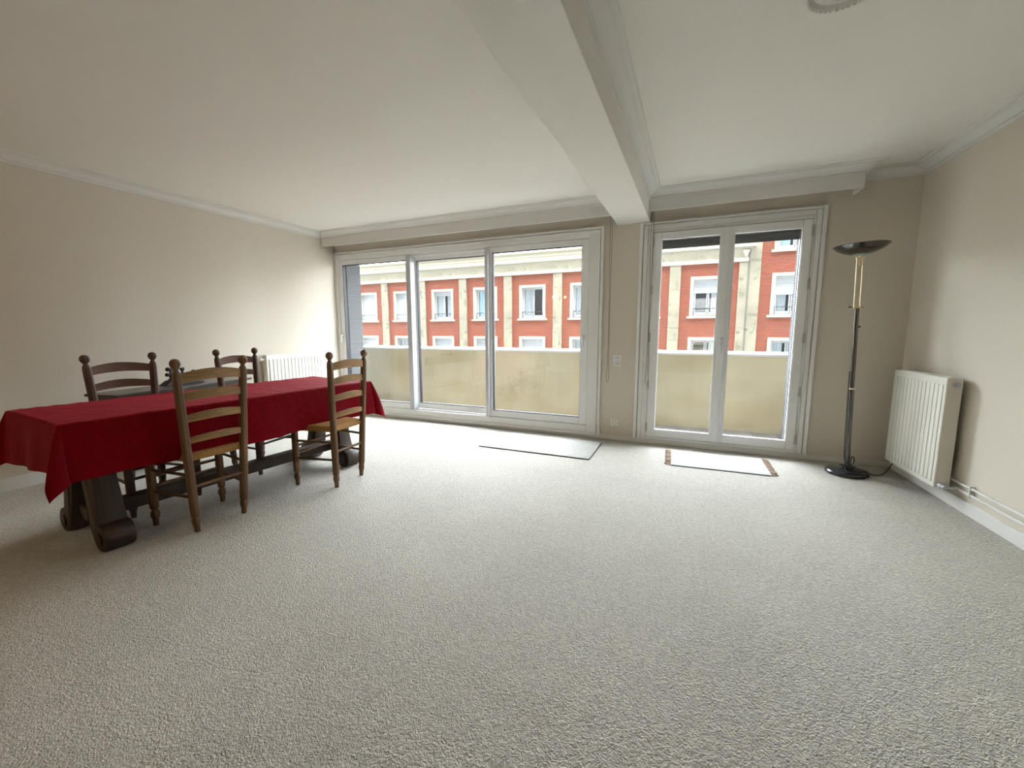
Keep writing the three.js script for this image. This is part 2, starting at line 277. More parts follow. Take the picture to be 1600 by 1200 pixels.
// ---------------------------------------------------------------- brick buildings over the street
struct('street', bx(-45, 35, -9.3, -9, -40, -1.4), M(0.16, 0.16, 0.16, 0.95), 'asphalt street below the balcony');
const BX = -0.003, BZ = -17.334, BT = -0.008647, PER = 2.9445, PX0 = -18.839, PW = 0.496;
const brickCols = Array.from({ length: 12 }, (_, i) => new THREE.Color().setRGB(0.20 + 0.07 * hash(i, 1, 3), 0.046 + 0.026 * hash(i, 2, 3), 0.022 + 0.013 * hash(i, 3, 3)));
const mBrick = M(1, 1, 1, 0.9);
const brickGeo = new THREE.BoxGeometry(0.222, 0.060, 0.03);
function holedWall(x0, x1, y0, y1, holes, z0, z1) {
  const sh = new THREE.Shape(); sh.moveTo(x0, y0); sh.lineTo(x1, y0); sh.lineTo(x1, y1); sh.lineTo(x0, y1); sh.lineTo(x0, y0);
  for (const [a, b, c, d] of holes) { const h = new THREE.Path(); h.moveTo(a, c); h.lineTo(a, d); h.lineTo(b, d); h.lineTo(b, c); h.lineTo(a, c); sh.holes.push(h); }
  return new THREE.ExtrudeGeometry(sh, { depth: z1 - z0, bevelEnabled: false }).translate(0, 0, z0);
}
function bricks(parent, areas, holes) { // running bond in rectangles [x0,x1,y0,y1] outside the holes
  const list = [], L = 0.233, C = 0.083;
  for (const [x0, x1, y0, y1] of areas) for (let r = Math.floor(y0 / C); (r + 1) * C <= y1 + 0.02; r++) {
    const y = r * C + C / 2; if (y - 0.033 < y0) continue;
    for (let x = x0 - (r % 2 ? L / 2 : 0); x < x1; x += L) {
      let a = Math.max(x, x0), b = Math.min(x + L - 0.011, x1);
      for (const h of holes) if (y > h[2] - 0.02 && y < h[3] + 0.02) { if (a < h[0] && b > h[0]) b = h[0]; else if (a < h[1] && b > h[1]) a = h[1]; else if (a >= h[0] && b <= h[1]) b = a; }
      if (b - a > 0.03) list.push([(a + b) / 2, y, (b - a) / 0.222]);
    }
  }
  const im = new THREE.InstancedMesh(brickGeo, mBrick, list.length), m = new THREE.Matrix4(), q = new THREE.Quaternion();
  list.forEach(([x, y, s], i) => { m.compose(new THREE.Vector3(x, y, -0.004 + R(-0.0025, 0.0025)), q, new THREE.Vector3(s, 1, 1)); im.setMatrixAt(i, m); im.setColorAt(i, brickCols[Math.floor(rnd() * 12)]); });
  im.name = 'bricks'; im.userData.kind = 'stuff'; im.castShadow = im.receiveShadow = true; parent.add(im);
}
// a window: stone surround with sill, white frame, panes, roller shutter lowered by a share, iron rail, net curtain
function bWindow(parent, cx, y0, y1, shut, o = {}) {
  const w2 = 0.78, iw = 0.63, win = mesh('window', [...frameBoxes(cx - w2, cx + w2, y0, y1, [0.15, 0.15, 0.02, 0.14], -0.3, 0.035, 0), bx(cx - 0.885, cx + 0.885, y0 - 0.105, y0, -0.3, 0.09, 0.01)], mCream, parent);
  const t = y1 - 0.14, b = y0 + 0.0;
  mesh('window_frame', [...frameBoxes(cx - iw, cx + iw, b, t, 0.05, -0.27, -0.19, 0), ...frameBoxes(cx - iw + 0.05, cx - 0.012, b + 0.05, t - 0.05, [0.05, 0.05, 0.13, 0.05], -0.25, -0.175, 0), ...frameBoxes(cx + 0.012, cx + iw - 0.05, b + 0.05, t - 0.05, [0.05, 0.05, 0.13, 0.05], -0.25, -0.175, 0)], mShut, win);
  for (const s of [-1, 1]) mesh('pane', bx(cx + (s < 0 ? -iw + 0.09 : 0.05), cx + (s < 0 ? -0.05 : iw - 0.09), b + 0.17, t - 0.09, -0.215, -0.213), o.tint ?? mGlass, win);
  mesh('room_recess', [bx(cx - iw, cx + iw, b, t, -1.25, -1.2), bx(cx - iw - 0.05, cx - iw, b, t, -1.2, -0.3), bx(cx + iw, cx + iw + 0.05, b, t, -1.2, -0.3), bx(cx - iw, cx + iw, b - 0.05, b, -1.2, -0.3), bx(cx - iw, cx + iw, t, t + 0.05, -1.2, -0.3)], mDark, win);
  if (shut > 0) { const n = Math.max(1, Math.round((t - b) * shut / 0.09)), g = []; for (let i = 0; i < n; i++) g.push(bx(cx - iw, cx + iw, t - (i + 1) * 0.09 + 0.006, t - i * 0.09, -0.165, -0.14, 0.008)); mesh('roller_shutter', g, mShut, win); }
  if (o.curtain) { const g = []; for (const s of o.curtain === 2 ? [-1, 1] : [o.curtain === 3 ? 1 : -1]) for (let i = 0; i < 6; i++) g.push(new THREE.CylinderGeometry(0.035, 0.04, t - b - 0.1, 8).translate(cx + s * (0.18 + i * 0.07), (t + b) / 2, -0.36)); mesh('curtain', g, o.curtainMat ?? mNet, win); }
  if (o.rail) { const g = [rod([cx - 0.6, y0 + 0.37, -0.03], [cx + 0.6, y0 + 0.37, -0.03], 0.014, 6), rod([cx - 0.6, y0 + 0.02, -0.03], [cx - 0.6, y0 + 0.37, -0.03], 0.012, 6), rod([cx + 0.6, y0 + 0.02, -0.03], [cx + 0.6, y0 + 0.37, -0.03], 0.012, 6)]; for (const u of [-0.5, 0.5, -0.06, 0.06, -0.3, 0.3]) g.push(new THREE.TorusGeometry(0.05, 0.009, 5, 10, Math.PI).translate(cx + u, y0 + 0.3, -0.03)); mesh('railing', g, mIron, win); }
  return win;
}
const mShut = M(0.42, 0.425, 0.42, 0.5), mNet = M(0.55, 0.58, 0.60, 0.9), mNetBlue = M(0.50, 0.66, 0.74, 0.9), mNetDark = M(0.26, 0.26, 0.30, 0.9);
const UP0 = 1.83, UP1 = 3.668, LO0 = -1.0, LO1 = 0.837;
{
  const b = thing('brick_building', 'long red brick block with pale concrete pilasters and a deep stone ledge', 'building', [BX, 0, BZ], BT);
  const holes = [], areas = [], cxs = []; for (let k = -2; k <= 6; k++) cxs.push([k, PX0 + PW / 2 + (k + 0.5) * PER]);
  const wall = mesh('wall', holedWall(-27, 2.11, -9, 4.9, cxs.flatMap(([, cx]) => [[cx - 0.7, cx + 0.7, UP0 - 0.04, UP1 - 0.05], [cx - 0.7, cx + 0.7, LO0 - 0.04, LO1 - 0.05]]), -0.3, -0.012), mMortar, b);
  for (const [k, cx] of cxs) { for (const [a, c] of [[UP0, UP1], [LO0, LO1]]) { holes.push([cx - 0.78, cx + 0.78, a, c], [cx - 0.885, cx + 0.885, a - 0.105, a]); } areas.push([PX0 + PW + k * PER, Math.min(PX0 + (k + 1) * PER, 1.77), -1.6, 4.225]); }
  bricks(wall, areas, holes);
  for (let k = -2; k <= 7; k++) { const x = PX0 + k * PER, x1 = k === 7 ? 2.108 : x + PW; mesh('pilaster', [bx(x, x1, 1.28, 4.23, -0.1, 0.09, 0.006), bx(x, x1, -9, 1.268, -0.1, 0.09, 0.006)], mConcrete, b); }
  mesh('lower_band', bx(-27, 2.13, 4.225, 4.40, -0.1, 0.12, 0.008), mCream, b);
  mesh('frieze', bx(-27, 2.11, 4.41, 4.85, -0.1, 0.06), mFrieze, b);
  mesh('ledge', [bx(-27, 2.38, 4.85, 4.975, -0.1, 0.24, 0.015), bx(-27, 2.25, 4.80, 4.85, -0.1, 0.13, 0.01)], mCream, b);
  const pp = mesh('attic_wall', bx(-27, 2.11, 4.975, 5.36, -0.3, 0.04), M(0.33, 0.30, 0.21, 0.9), b);
  mesh('attic_line', bx(-27, 2.11, 5.15, 5.19, 0, 0.06), mCream, pp);
  mesh('attic_cap', bx(-27, 2.11, 5.36, 5.45, -0.3, 0.10, 0.01), mCream, b);
  mesh('rain_hopper', [lathe([[0.001, -0.2], [0.05, -0.2], [0.06, -0.1], [0.12, 0], [0.13, 0.08], [0.001, 0.08]], 12).translate(2.0, 4.62, 0.2)], mCream, b);
  const opt = {
    '-2': [0.3, 1, {}, {}], '-1': [1, 0.3, { rail: 1 }, {}], 0: [1, 0, { rail: 1 }, { curtain: 1 }], 1: [0.14, 1, { rail: 1, curtain: 2 }, {}], 2: [0, 1, { rail: 1, curtain: 2, curtainMat: mNetBlue }, {}],
    3: [0, 0.92, { rail: 1, curtain: 1 }, {}], 4: [0, 0, { rail: 1, curtain: 1 }, { curtain: 1 }], 5: [0.2, 0.2, { rail: 1 }, {}], 6: [0.36, 0, { rail: 1, curtain: 3 }, { curtain: 3 }],
  };
  for (const [k, cx] of cxs) { const o = opt[k]; bWindow(b, cx, UP0, UP1, o[0], o[2]); bWindow(b, cx, LO0, LO1, o[1], o[3]); }
}
{
  const b = thing('brick_building', 'taller brick block at the right with a concrete edge strip and half lowered shutter', 'building', [BX, 0, BZ], BT);
  const cxs = [3.86, 7.2, 10.5], holes = [];
  const wall = mesh('wall', holedWall(2.112, 16, -9, 9, cxs.flatMap((cx) => [[UP0, UP1], [LO0, LO1], [4.66, 6.5]].map(([a, c]) => [cx - 0.7, cx + 0.7, a - 0.04, c - 0.05])), -0.3, -0.012), mMortar, b);
  for (const cx of cxs) for (const [a, c] of [[UP0, UP1], [LO0, LO1], [4.66, 6.5]]) holes.push([cx - 0.78, cx + 0.78, a, c], [cx - 0.885, cx + 0.885, a - 0.105, a]);
  bricks(wall, [[2.62, 12, -1.6, 8.6]], holes);
  mesh('edge_strip', bx(2.114, 2.62, -9, 9, -0.1, 0.09, 0.006), mConcrete, b);
  mesh('seam_cable', [rod([2.16, -2, 0.1], [2.16, 4.7, 0.1], 0.012, 6), bx(2.12, 2.26, 1.20, 1.225, 0.08, 0.11)], mIron, b);
  cxs.forEach((cx, i) => { bWindow(b, cx, UP0, UP1, i ? 0.3 : 0.47, { rail: 1, curtain: 1, curtainMat: mNet }); bWindow(b, cx, LO0, LO1, 0, { curtain: 1, curtainMat: mNet }); bWindow(b, cx, 4.66, 6.5, 0, { curtain: 2, curtainMat: mNetBlue }); });
}

// ---------------------------------------------------------------- ladder-back chairs
function makeChair() {
  const c = thing('dining_chair', '', 'chair', [0, 0, 0], 0, 'ladder-back chairs round the table');
  const rearPts = [[0.001, 0], [0.015, 0], [0.0175, 0.045], [0.021, 0.05], [0.0235, 0.075], [0.021, 0.09], [0.019, 0.094], [0.0235, 0.10], [0.0245, 0.13], [0.024, 0.45], [0.0225, 0.93], [0.020, 0.958], [0.013, 0.972], [0.0115, 0.979], [0.017, 0.985], [0.0245, 0.996], [0.0265, 1.008], [0.0245, 1.02], [0.017, 1.031], [0.006, 1.036], [0.001, 1.036]];
  const frontPts = [[0.001, 0], [0.0145, 0], [0.017, 0.045], [0.022, 0.052], [0.0245, 0.07], [0.022, 0.088], [0.015, 0.098], [0.016, 0.103], [0.023, 0.115], [0.0245, 0.14], [0.024, 0.43], [0.021, 0.462], [0.001, 0.466]];
  const xr0 = 0.140, xr1 = 0.187, xf = 0.198, zr = -0.163, zf = 0.163, LEAN = 0.045, zy = (y) => zr - LEAN * y, sp = Math.atan((xr1 - xr0) / 1.0);
  const xr = (y) => xr0 + (xr1 - xr0) * y;
  for (const s of [-1, 1]) {
    const rp = mesh('rear_post', lathe(rearPts, 20).scale(1, 1.01, 1).rotateZ(-s * sp).rotateX(-LEAN).translate(s * xr0, 0, zr), mPost, c);
    mesh('leg', lathe(frontPts, 20).translate(s * xf, 0, zf), mPost, c);
    for (const y of [0.356, 0.218]) mesh('stretcher', rod([s * xr(y), y, zy(y)], [s * xf, y, zf], 0.0095, 8), mPost, c);
  }
  mesh('stretcher', rod([-xf, 0.312, zf], [xf, 0.312, zf], 0.010, 8), mPost, c); mesh('stretcher', rod([-xf, 0.25, zf], [xf, 0.25, zf], 0.010, 8), mPost, c);
  mesh('stretcher', rod([-xr(0.28), 0.28, zy(0.28)], [xr(0.28), 0.28, zy(0.28)], 0.011, 8), mPost, c);
  for (const [yb, yt, arch] of [[0.905, 0.957, 0.026], [0.797, 0.842, 0.022], [0.672, 0.713, 0.020], [0.545, 0.580, 0.018]]) {
    const n = 16, hw = xr((yb + yt) / 2) - 0.006, th = 0.009, v = [], ring = [];
    for (let i = 0; i <= n; i++) { const u = i / n * 2 - 1, k = 1 - u * u, x = u * hw, z = zy((yb + yt) / 2) - 0.030 * k, a = yb + arch * 0.55 * k, t = yt + arch * k; ring.push([[x, a, z - th / 2], [x, t, z - th / 2], [x, t, z + th / 2], [x, a, z + th / 2]]); }
    for (let i = 0; i < n; i++) for (let j = 0; j < 4; j++) { const A = ring[i][j], B = ring[i][(j + 1) % 4], C = ring[i + 1][(j + 1) % 4], D = ring[i + 1][j]; v.push(...A, ...C, ...B, ...A, ...D, ...C); }
    const g = new THREE.BufferGeometry(); g.setAttribute('position', new THREE.Float32BufferAttribute(v, 3)); g.computeVertexNormals();
    const gg = norm(toCreasedNormals(g, 0.5)); { const uv = gg.attributes.uv; for (let i = 0; i < uv.count; i++) { const a = uv.getX(i); uv.setXY(i, uv.getY(i), a); } }
    mesh('slat', gg, mChair, c);
  }
  { // rush seat: rounded trapezoid, four woven fields dipping to the diagonals
    const n = 32, v = [], uv = [], pt = (i, j) => {
      const a = i / n * 2 - 1, b = j / n * 2 - 1, hw = 0.164 + (0.214 - 0.164) * (b + 1) / 2, e = Math.max(Math.abs(a), Math.abs(b)), rim = e > 0.9 ? -0.020 * Math.pow((e - 0.9) / 0.1, 2) : 0;
      const dip = 0.007 * (1 - e) - 0.004 * Math.exp(-Math.pow((Math.abs(a) - Math.abs(b)) * 14, 2));
      return [a * hw * (1 - 0.012 * (e > 0.99)), 0.482 + rim + dip - 0.008 * (1 - a * a) * (1 - b * b), b * 0.188 + 0.006];
    };
    const put = (p, i, j) => { v.push(...p); const a = i / n * 2 - 1, b = j / n * 2 - 1; if (Math.abs(a) > Math.abs(b)) uv.push(p[0], p[2]); else uv.push(p[2], p[0]); };
    for (let i = 0; i < n; i++) for (let j = 0; j < n; j++) { const q = [[i, j], [i, j + 1], [i + 1, j], [i + 1, j], [i, j + 1], [i + 1, j + 1]]; const cx = (i + 0.5) / n * 2 - 1, cz = (j + 0.5) / n * 2 - 1; for (const [a, b] of q) { const p = pt(a, b); v.push(...p); if (Math.abs(cx) > Math.abs(cz)) uv.push(p[0], p[2]); else uv.push(p[2], p[0]); } }
    // side band and underside
    const rim = []; for (let i = 0; i < n; i++) rim.push([i, 0]); for (let j = 0; j < n; j++) rim.push([n, j]); for (let i = n; i > 0; i--) rim.push([i, n]); for (let j = n; j > 0; j--) rim.push([0, j]);
    const low = (p) => [p[0] * 0.985, 0.438, (p[2] - 0.006) * 0.985 + 0.006], mid = (p) => [p[0] * 1.02, 0.452, (p[2] - 0.006) * 1.02 + 0.006];
    for (let k = 0; k < rim.length; k++) { const A = pt(...rim[k]), B = pt(...rim[(k + 1) % rim.length]), rows = [[A, B], [mid(A), mid(B)], [low(A), low(B)]], s = k * 0.012;
      for (let r = 0; r < 2; r++) { const [a, b] = rows[r], [d, e] = rows[r + 1]; v.push(...a, ...b, ...d, ...b, ...e, ...d); const y0 = r * 0.02, y1 = (r + 1) * 0.02; uv.push(y0, s, y0, s + 0.012, y1, s, y0, s + 0.012, y1, s + 0.012, y1, s); }
      const o = [0, 0.44, 0], a = low(A), b = low(B); v.push(...a, ...b, ...o); uv.push(a[0], a[2], b[0], b[2], 0, 0); }
    const g = new THREE.BufferGeometry(); g.setAttribute('position', new THREE.Float32BufferAttribute(v, 3)); g.setAttribute('uv', new THREE.Float32BufferAttribute(uv, 2)); g.computeVertexNormals(); g.userData.uvDone = true;
    const s = toCreasedNormals(g, 0.6); s.userData.uvDone = true; mesh('seat', s, mRush, c);
  }
  return c;
}
const chair0 = makeChair();
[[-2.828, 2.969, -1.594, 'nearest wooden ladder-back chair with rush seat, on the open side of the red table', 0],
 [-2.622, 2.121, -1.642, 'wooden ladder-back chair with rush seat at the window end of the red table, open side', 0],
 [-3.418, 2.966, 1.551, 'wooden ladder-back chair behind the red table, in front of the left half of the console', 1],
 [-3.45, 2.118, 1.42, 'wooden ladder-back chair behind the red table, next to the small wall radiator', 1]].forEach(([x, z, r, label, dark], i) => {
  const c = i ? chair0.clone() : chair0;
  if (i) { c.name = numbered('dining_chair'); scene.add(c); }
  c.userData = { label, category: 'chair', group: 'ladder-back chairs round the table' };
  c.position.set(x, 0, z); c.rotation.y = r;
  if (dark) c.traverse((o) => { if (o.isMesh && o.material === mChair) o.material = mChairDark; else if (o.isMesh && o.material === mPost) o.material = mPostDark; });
});

// ---------------------------------------------------------------- dining table and its cloth
const TX = -3.09, TZ = 2.595, TR = -0.0805, TL = 0.975, TW = 0.385, TH = 0.745;
{
  const t = thing('dining_table', 'dark oak trestle table with scroll feet under a red cloth', 'table', [TX, 0, TZ], TR);
  mesh('tabletop', bx(-TW, TW, TH - 0.04, TH, -TL, TL, 0.008), mTable, t);
  const leg = (s, z) => {
    const sh = new THREE.Shape(); sh.moveTo(0.05, 0.705); sh.lineTo(0.25, 0.705);
    sh.bezierCurveTo(0.22, 0.62, 0.19, 0.50, 0.20, 0.36); sh.bezierCurveTo(0.205, 0.26, 0.215, 0.19, 0.235, 0.135);
    sh.absarc(0.255, 0.068, 0.068, 1.9, -1.55, true); sh.bezierCurveTo(0.22, 0.0, 0.18, 0.03, 0.155, 0.09); sh.bezierCurveTo(0.13, 0.17, 0.11, 0.3, 0.10, 0.42); sh.bezierCurveTo(0.03, 0.5, 0.03, 0.6, 0.05, 0.705);
    const g = new THREE.ExtrudeGeometry(sh, { depth: 0.12, bevelEnabled: true, bevelThickness: 0.008, bevelSize: 0.008, bevelSegments: 2, curveSegments: 14, steps: 1 }).translate(0, 0, -0.06);
    const p = g.attributes.position; for (let i = 0; i < p.count; i++) { const y = p.getY(i), k = y < 0.14 ? 1 : 0.80 + 0.2 * Math.pow(Math.abs(y - 0.42) / 0.3, 2); p.setZ(i, p.getZ(i) * Math.min(1.15, k)); if (y < 0.002) p.setY(i, 0.002); }
    if (s < 0) { g.rotateY(Math.PI); }
    g.translate(0, 0, z); const q = toCreasedNormals(g, 0.6);
    mesh('leg', q, mTable, t);
    mesh('scroll', [rod([s * 0.255, 0.068, z - 0.076], [s * 0.255, 0.068, z + 0.076], 0.040, 16)], mTable, t.children[t.children.length - 1]);
  };
  for (const z of [0.785, -0.82]) { leg(1, z); leg(-1, z); mesh('cross_bar', bx(-0.14, 0.14, 0.115, 0.175, z - 0.03, z + 0.03, 0.008), mTable, t); }
  mesh('stretcher', [bx(-0.04, 0.04, 0.11, 0.188, -0.85, 0.83, 0.008), bx(-0.047, 0.047, 0.18, 0.19, -0.79, 0.77, 0.004)], mTable, t);
}
{
  const top = TH + 0.004, n1 = 72, n2 = 168, ov = 0.30;
  const pos = (a, b) => { // a across, b along, in cloth metres from the middle
    const ovN = b > 0 ? 0.275 - 0.03 * (a / TW) : 0.29, da = Math.max(0, Math.abs(a) - TW), db0 = Math.max(0, Math.abs(b) - TL), db = db0 * ovN / ov, sa = Math.sign(a), sb = Math.sign(b);
    const rad = 0.012, drop = (d) => d < rad * 1.57 ? [rad * Math.sin(d / rad), rad * (1 - Math.cos(d / rad))] : [rad + 0.035 * (d - rad * 1.57) / 0.3, rad + (d - rad * 1.57)];
    let x = Math.max(-TW, Math.min(TW, a)), z = Math.max(-TL, Math.min(TL, b)), y = top;
    if (da > 0 && db > 0) {
      const r = Math.hypot(da, db), s = Math.atan2(db, da) / (Math.PI / 2), t = 1 - Math.abs(2 * s - 1), [o, dr] = drop(r), f = Math.min(1, r / 0.40);
      const sm = t * t * (3 - 2 * t), out = 0.36 * r * sm, yy = Math.sqrt(Math.max(0, dr * dr - out * out * 0.7));
      const ca = Math.cos(s * Math.PI / 2), sn = Math.sin(s * Math.PI / 2), pinch = 1 - 0.5 * sm * f;
      x += sa * (o * ca + out * 0.72 * pinch + 0.012 * f * Math.sin(s * 9)); z += sb * (o * sn + out * 0.72 * pinch - 0.012 * f * Math.sin(s * 9)); y -= yy;
    } else if (da > 0) { const [o, dr] = drop(da), w = da / ov; x += sa * (o + w * 0.014 * Math.sin(b * 5.3 + sa) + w * 0.007 * Math.sin(b * 13 + 2)); y -= dr + 0.008 * w * Math.sin(b * 3 + 1); }
    else if (db > 0) { const [o, dr] = drop(db), w = db / ov; z += sb * (o + w * 0.012 * Math.sin(a * 9) + w * 0.006 * Math.sin(a * 21)); y -= dr; }
    else { // pressed creases and slight rumples on the top
      let h = 0; for (const c of [-0.62, 0.0, 0.62]) h += 0.0022 * Math.exp(-Math.pow((b - c) / 0.008, 2)); h += 0.002 * Math.exp(-Math.pow(a / 0.008, 2));
      h += 0.006 * (fbm(a * 7 + 40, b * 9 + 40, 997, 131, 4) - 0.5) + 0.004 * Math.pow(1 - Math.abs(2 * fbm(a * 4 + 60, b * 11 + 50, 997, 139, 3) - 1), 5); y += Math.max(h, 0);
    }
    return [x, y, z];
  };
  const A = [], B = []; // denser samples near the table edges
  const axis = (half, n) => { const o = []; const tot = half + ov; for (let i = 0; i <= n; i++) o.push(-tot + 2 * tot * i / n); for (const s of [-1, 1]) for (const e of [0, 0.004, 0.009, 0.014, 0.019, 0.03]) o.push(s * (half + e)); return o.sort((p, q) => p - q); };
  A.push(...axis(TW, n1)); B.push(...axis(TL, n2));
  const v = [], uv = [], idx = [];
  for (const b of B) for (const a of A) { v.push(...pos(a, b)); uv.push(a, b); }
  for (let j = 0; j < B.length - 1; j++) for (let i = 0; i < A.length - 1; i++) { const k = j * A.length + i; idx.push(k, k + A.length, k + 1, k + 1, k + A.length, k + A.length + 1); }
  const g = new THREE.BufferGeometry(); g.setAttribute('position', new THREE.Float32BufferAttribute(v, 3)); g.setAttribute('uv', new THREE.Float32BufferAttribute(uv, 2)); g.setIndex(idx); g.computeVertexNormals(); g.userData.uvDone = true;
  const q = g.toNonIndexed(); q.userData.uvDone = true;
  const c = tag(mesh('tablecloth', q, mCloth), 'deep red damask tablecloth with pressed creases hanging off the long table', 'tablecloth'); c.position.set(TX, 0, TZ); c.rotation.y = TR;
}

// ---------------------------------------------------------------- console by the left wall and what stands on it
{
  const y = 0.70, t = thing('console_table', 'narrow dark wood console with an overhanging top against the side wall behind the chairs', 'console', [-4.375, 0, 2.23], 0.185);
  const L = 0.64, W = 0.17;
  mesh('top', [bx(-W, W, y - 0.022, y, -L, L, 0.006)], mConsole, t);
  mesh('apron', [bx(-W + 0.03, W - 0.03, y - 0.13, y - 0.022, -L + 0.05, L - 0.05, 0.003)], mConsole, t);
  for (const a of [-1, 1]) for (const b of [-1, 1]) mesh('leg', [lathe([[0.001, 0], [0.017, 0], [0.022, 0.05], [0.014, 0.09], [0.022, 0.2], [0.025, 0.4], [0.017, 0.52], [0.026, 0.56], [0.026, 0.60]], 14).translate(a * (W - 0.055), 0, b * (L - 0.08))], mConsole, t);
  mesh('shelf', bx(-W + 0.05, W - 0.05, 0.13, 0.15, -L + 0.07, L - 0.07, 0.004), mConsole, t);
}
{ // dark turned wooden stand with knobs and a flared foot
  const k = thing('wooden_stand', 'small dark turned wooden stand with knobbed uprights on the console', 'ornament', [-4.40, 0.70, 2.19], 0.185), m = M(0.035, 0.02, 0.016, 0.6, { map: woodMap });
  const sh = new THREE.Shape(); sh.moveTo(-0.17, 0); sh.bezierCurveTo(-0.16, 0.03, -0.14, 0.035, -0.12, 0.05); sh.bezierCurveTo(-0.05, 0.03, 0.05, 0.03, 0.12, 0.04); sh.bezierCurveTo(0.15, 0.03, 0.16, 0.02, 0.185, 0); sh.lineTo(-0.17, 0);
  mesh('base', new THREE.ExtrudeGeometry(sh, { depth: 0.08, bevelEnabled: true, bevelSize: 0.004, bevelThickness: 0.004, bevelSegments: 2 }).translate(0, 0.004, -0.04).rotateY(Math.PI / 2).rotateY(Math.PI), m, k);
  const up = (z, top) => mesh('upright', [lathe([[0.001, 0], [0.018, 0], [0.022, 0.02], [0.010, 0.035], [0.02, 0.055], [0.012, 0.07], [0.009, 0.09], [0.016, top - 0.03], [0.02, top - 0.015], [0.016, top - 0.004], [0.001, top]], 14).translate(0, 0.035, z)], m, k);
  up(0.11, 0.125); up(0.0, 0.12); up(-0.11, 0.09);
  mesh('knob', [new THREE.SphereGeometry(0.018, 14, 10).translate(0, 0.10, 0.14), rod([0, 0.10, 0.14], [0, 0.10, -0.12], 0.007, 8)], m, k);
  mesh('knob', [new THREE.SphereGeometry(0.02, 14, 10).translate(0, 0.148, 0.13), rod([0, 0.148, 0.13], [0, 0.148, -0.02], 0.007, 8)], m, k);
}

// ---------------------------------------------------------------- panel radiators and pipes
function radiator(label, len, hgt, depth, pos, turn, rib = 0.005, fill = 0.43, grp) { // local: length along z, front face towards -x, foot at y = 0
  const r = thing('panel_radiator', label, 'radiator', pos, turn, grp), h = len / 2, n = Math.round((len - 0.05) / 0.05), g = [bx(0, 0.010, 0, hgt, -h, h, 0.004)];
  const pit = (len - 0.05) / n;
  for (let i = 0; i < n; i++) { const z = -h + 0.025 + pit * (i + 0.5); g.push(bx(-rib, 0.004, 0.035, hgt - 0.045, z - pit * fill, z + pit * fill, 0.0045)); }
  mesh('front_panel', g, mRad, r);
  mesh('back_panel', bx(depth - 0.012, depth, 0, hgt, -h, h, 0.003), mRad, r);
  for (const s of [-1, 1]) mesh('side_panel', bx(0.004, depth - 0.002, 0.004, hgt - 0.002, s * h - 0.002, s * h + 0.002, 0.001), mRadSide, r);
  const bars = [bx(0.004, depth, hgt - 0.006, hgt + 0.003, -h, -h + 0.02), bx(0.004, depth, hgt - 0.006, hgt + 0.003, h - 0.02, h)]; for (let i = 0; i <= 5; i++) bars.push(bx(0.004 + i * (depth - 0.012) / 5, 0.011 + i * (depth - 0.012) / 5, hgt - 0.006, hgt + 0.003, -h, h));
  mesh('top_grille', bars, mRad, r);
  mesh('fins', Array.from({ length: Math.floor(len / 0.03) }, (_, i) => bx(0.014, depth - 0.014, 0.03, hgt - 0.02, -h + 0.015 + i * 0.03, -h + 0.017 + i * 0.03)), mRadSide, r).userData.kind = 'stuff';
  return r;
}
{
  const zc = 0.513, r = radiator('big cream panel radiator on the right wall beside the floor lamp', 0.676, 0.757, 0.085, [rx(zc) - 0.118, 0.116, zc], Math.atan(AR));
  mesh('plug', [rod([0.05, 0.715, 0.338], [0.05, 0.715, 0.352], 0.019, 16), rod([0.05, 0.715, 0.345], [0.05, 0.715, 0.360], 0.009, 10)], mAlu, r);
  mesh('plug', [rod([0.03, 0.735, -0.365], [0.03, 0.735, -0.335], 0.010, 10)], mRad, r);
  mesh('valve', [rod([0.03, 0.022, 0.338], [0.03, 0.022, 0.375], 0.017, 14), rod([0.03, 0.022, 0.372], [0.03, 0.022, 0.405], 0.013, 12), rod([0.03, 0.022, 0.395], [0.112, 0.022, 0.398], 0.009, 10)], mAlu, r);
  mesh('bracket', [bx(0.084, 0.117, 0.55, 0.6, -0.2, -0.17), bx(0.084, 0.117, 0.55, 0.6, 0.17, 0.2)], mRad, r);
}
{
  const r = radiator('white ribbed panel radiator on the side wall near the sliding window', 0.84, 0.75, 0.075, [XL + 0.10, 0.155, 0.785], Math.PI, 0.011, 0.41);
  mesh('thermostat_valve', [rod([0.04, 0.705, -0.45], [0.04, 0.705, -0.475], 0.018, 14), rod([0.04, 0.705, -0.42], [0.04, 0.705, -0.45], 0.009, 10)], mRad, r);
  mesh('bracket', [bx(0.074, 0.099, 0.5, 0.55, -0.25, -0.22), bx(0.074, 0.099, 0.5, 0.55, 0.22, 0.25)], mRad, r);
}
{ // two heating pipes along the right wall
  const at = (z, off) => [rx(z) - off, z];
  const pipe = (y, off, z0, z1, label) => { const [xa, za] = at(z0, off), [xb, zb] = at(z1, off); return tag(mesh('heating_pipe', [rod([xa, y, za], [xb, y, zb], 0.0085, 12)], mTrim), label, 'pipe', 'heating pipes on the right wall'); };
  const p1 = pipe(0.138, 0.014, 0.86, ZB - 0.02, 'lower painted heating pipe running along the wall just above the skirting'), p2 = pipe(0.182, 0.014, 0.62, ZB - 0.02, 'upper painted heating pipe running along the wall above its twin');
  const [xc, zc] = at(1.02, 0.013); mesh('clip', bx(xc - 0.012, xc + 0.012, 0.125, 0.20, zc - 0.006, zc + 0.006, 0.002), mTrim, p2);
}

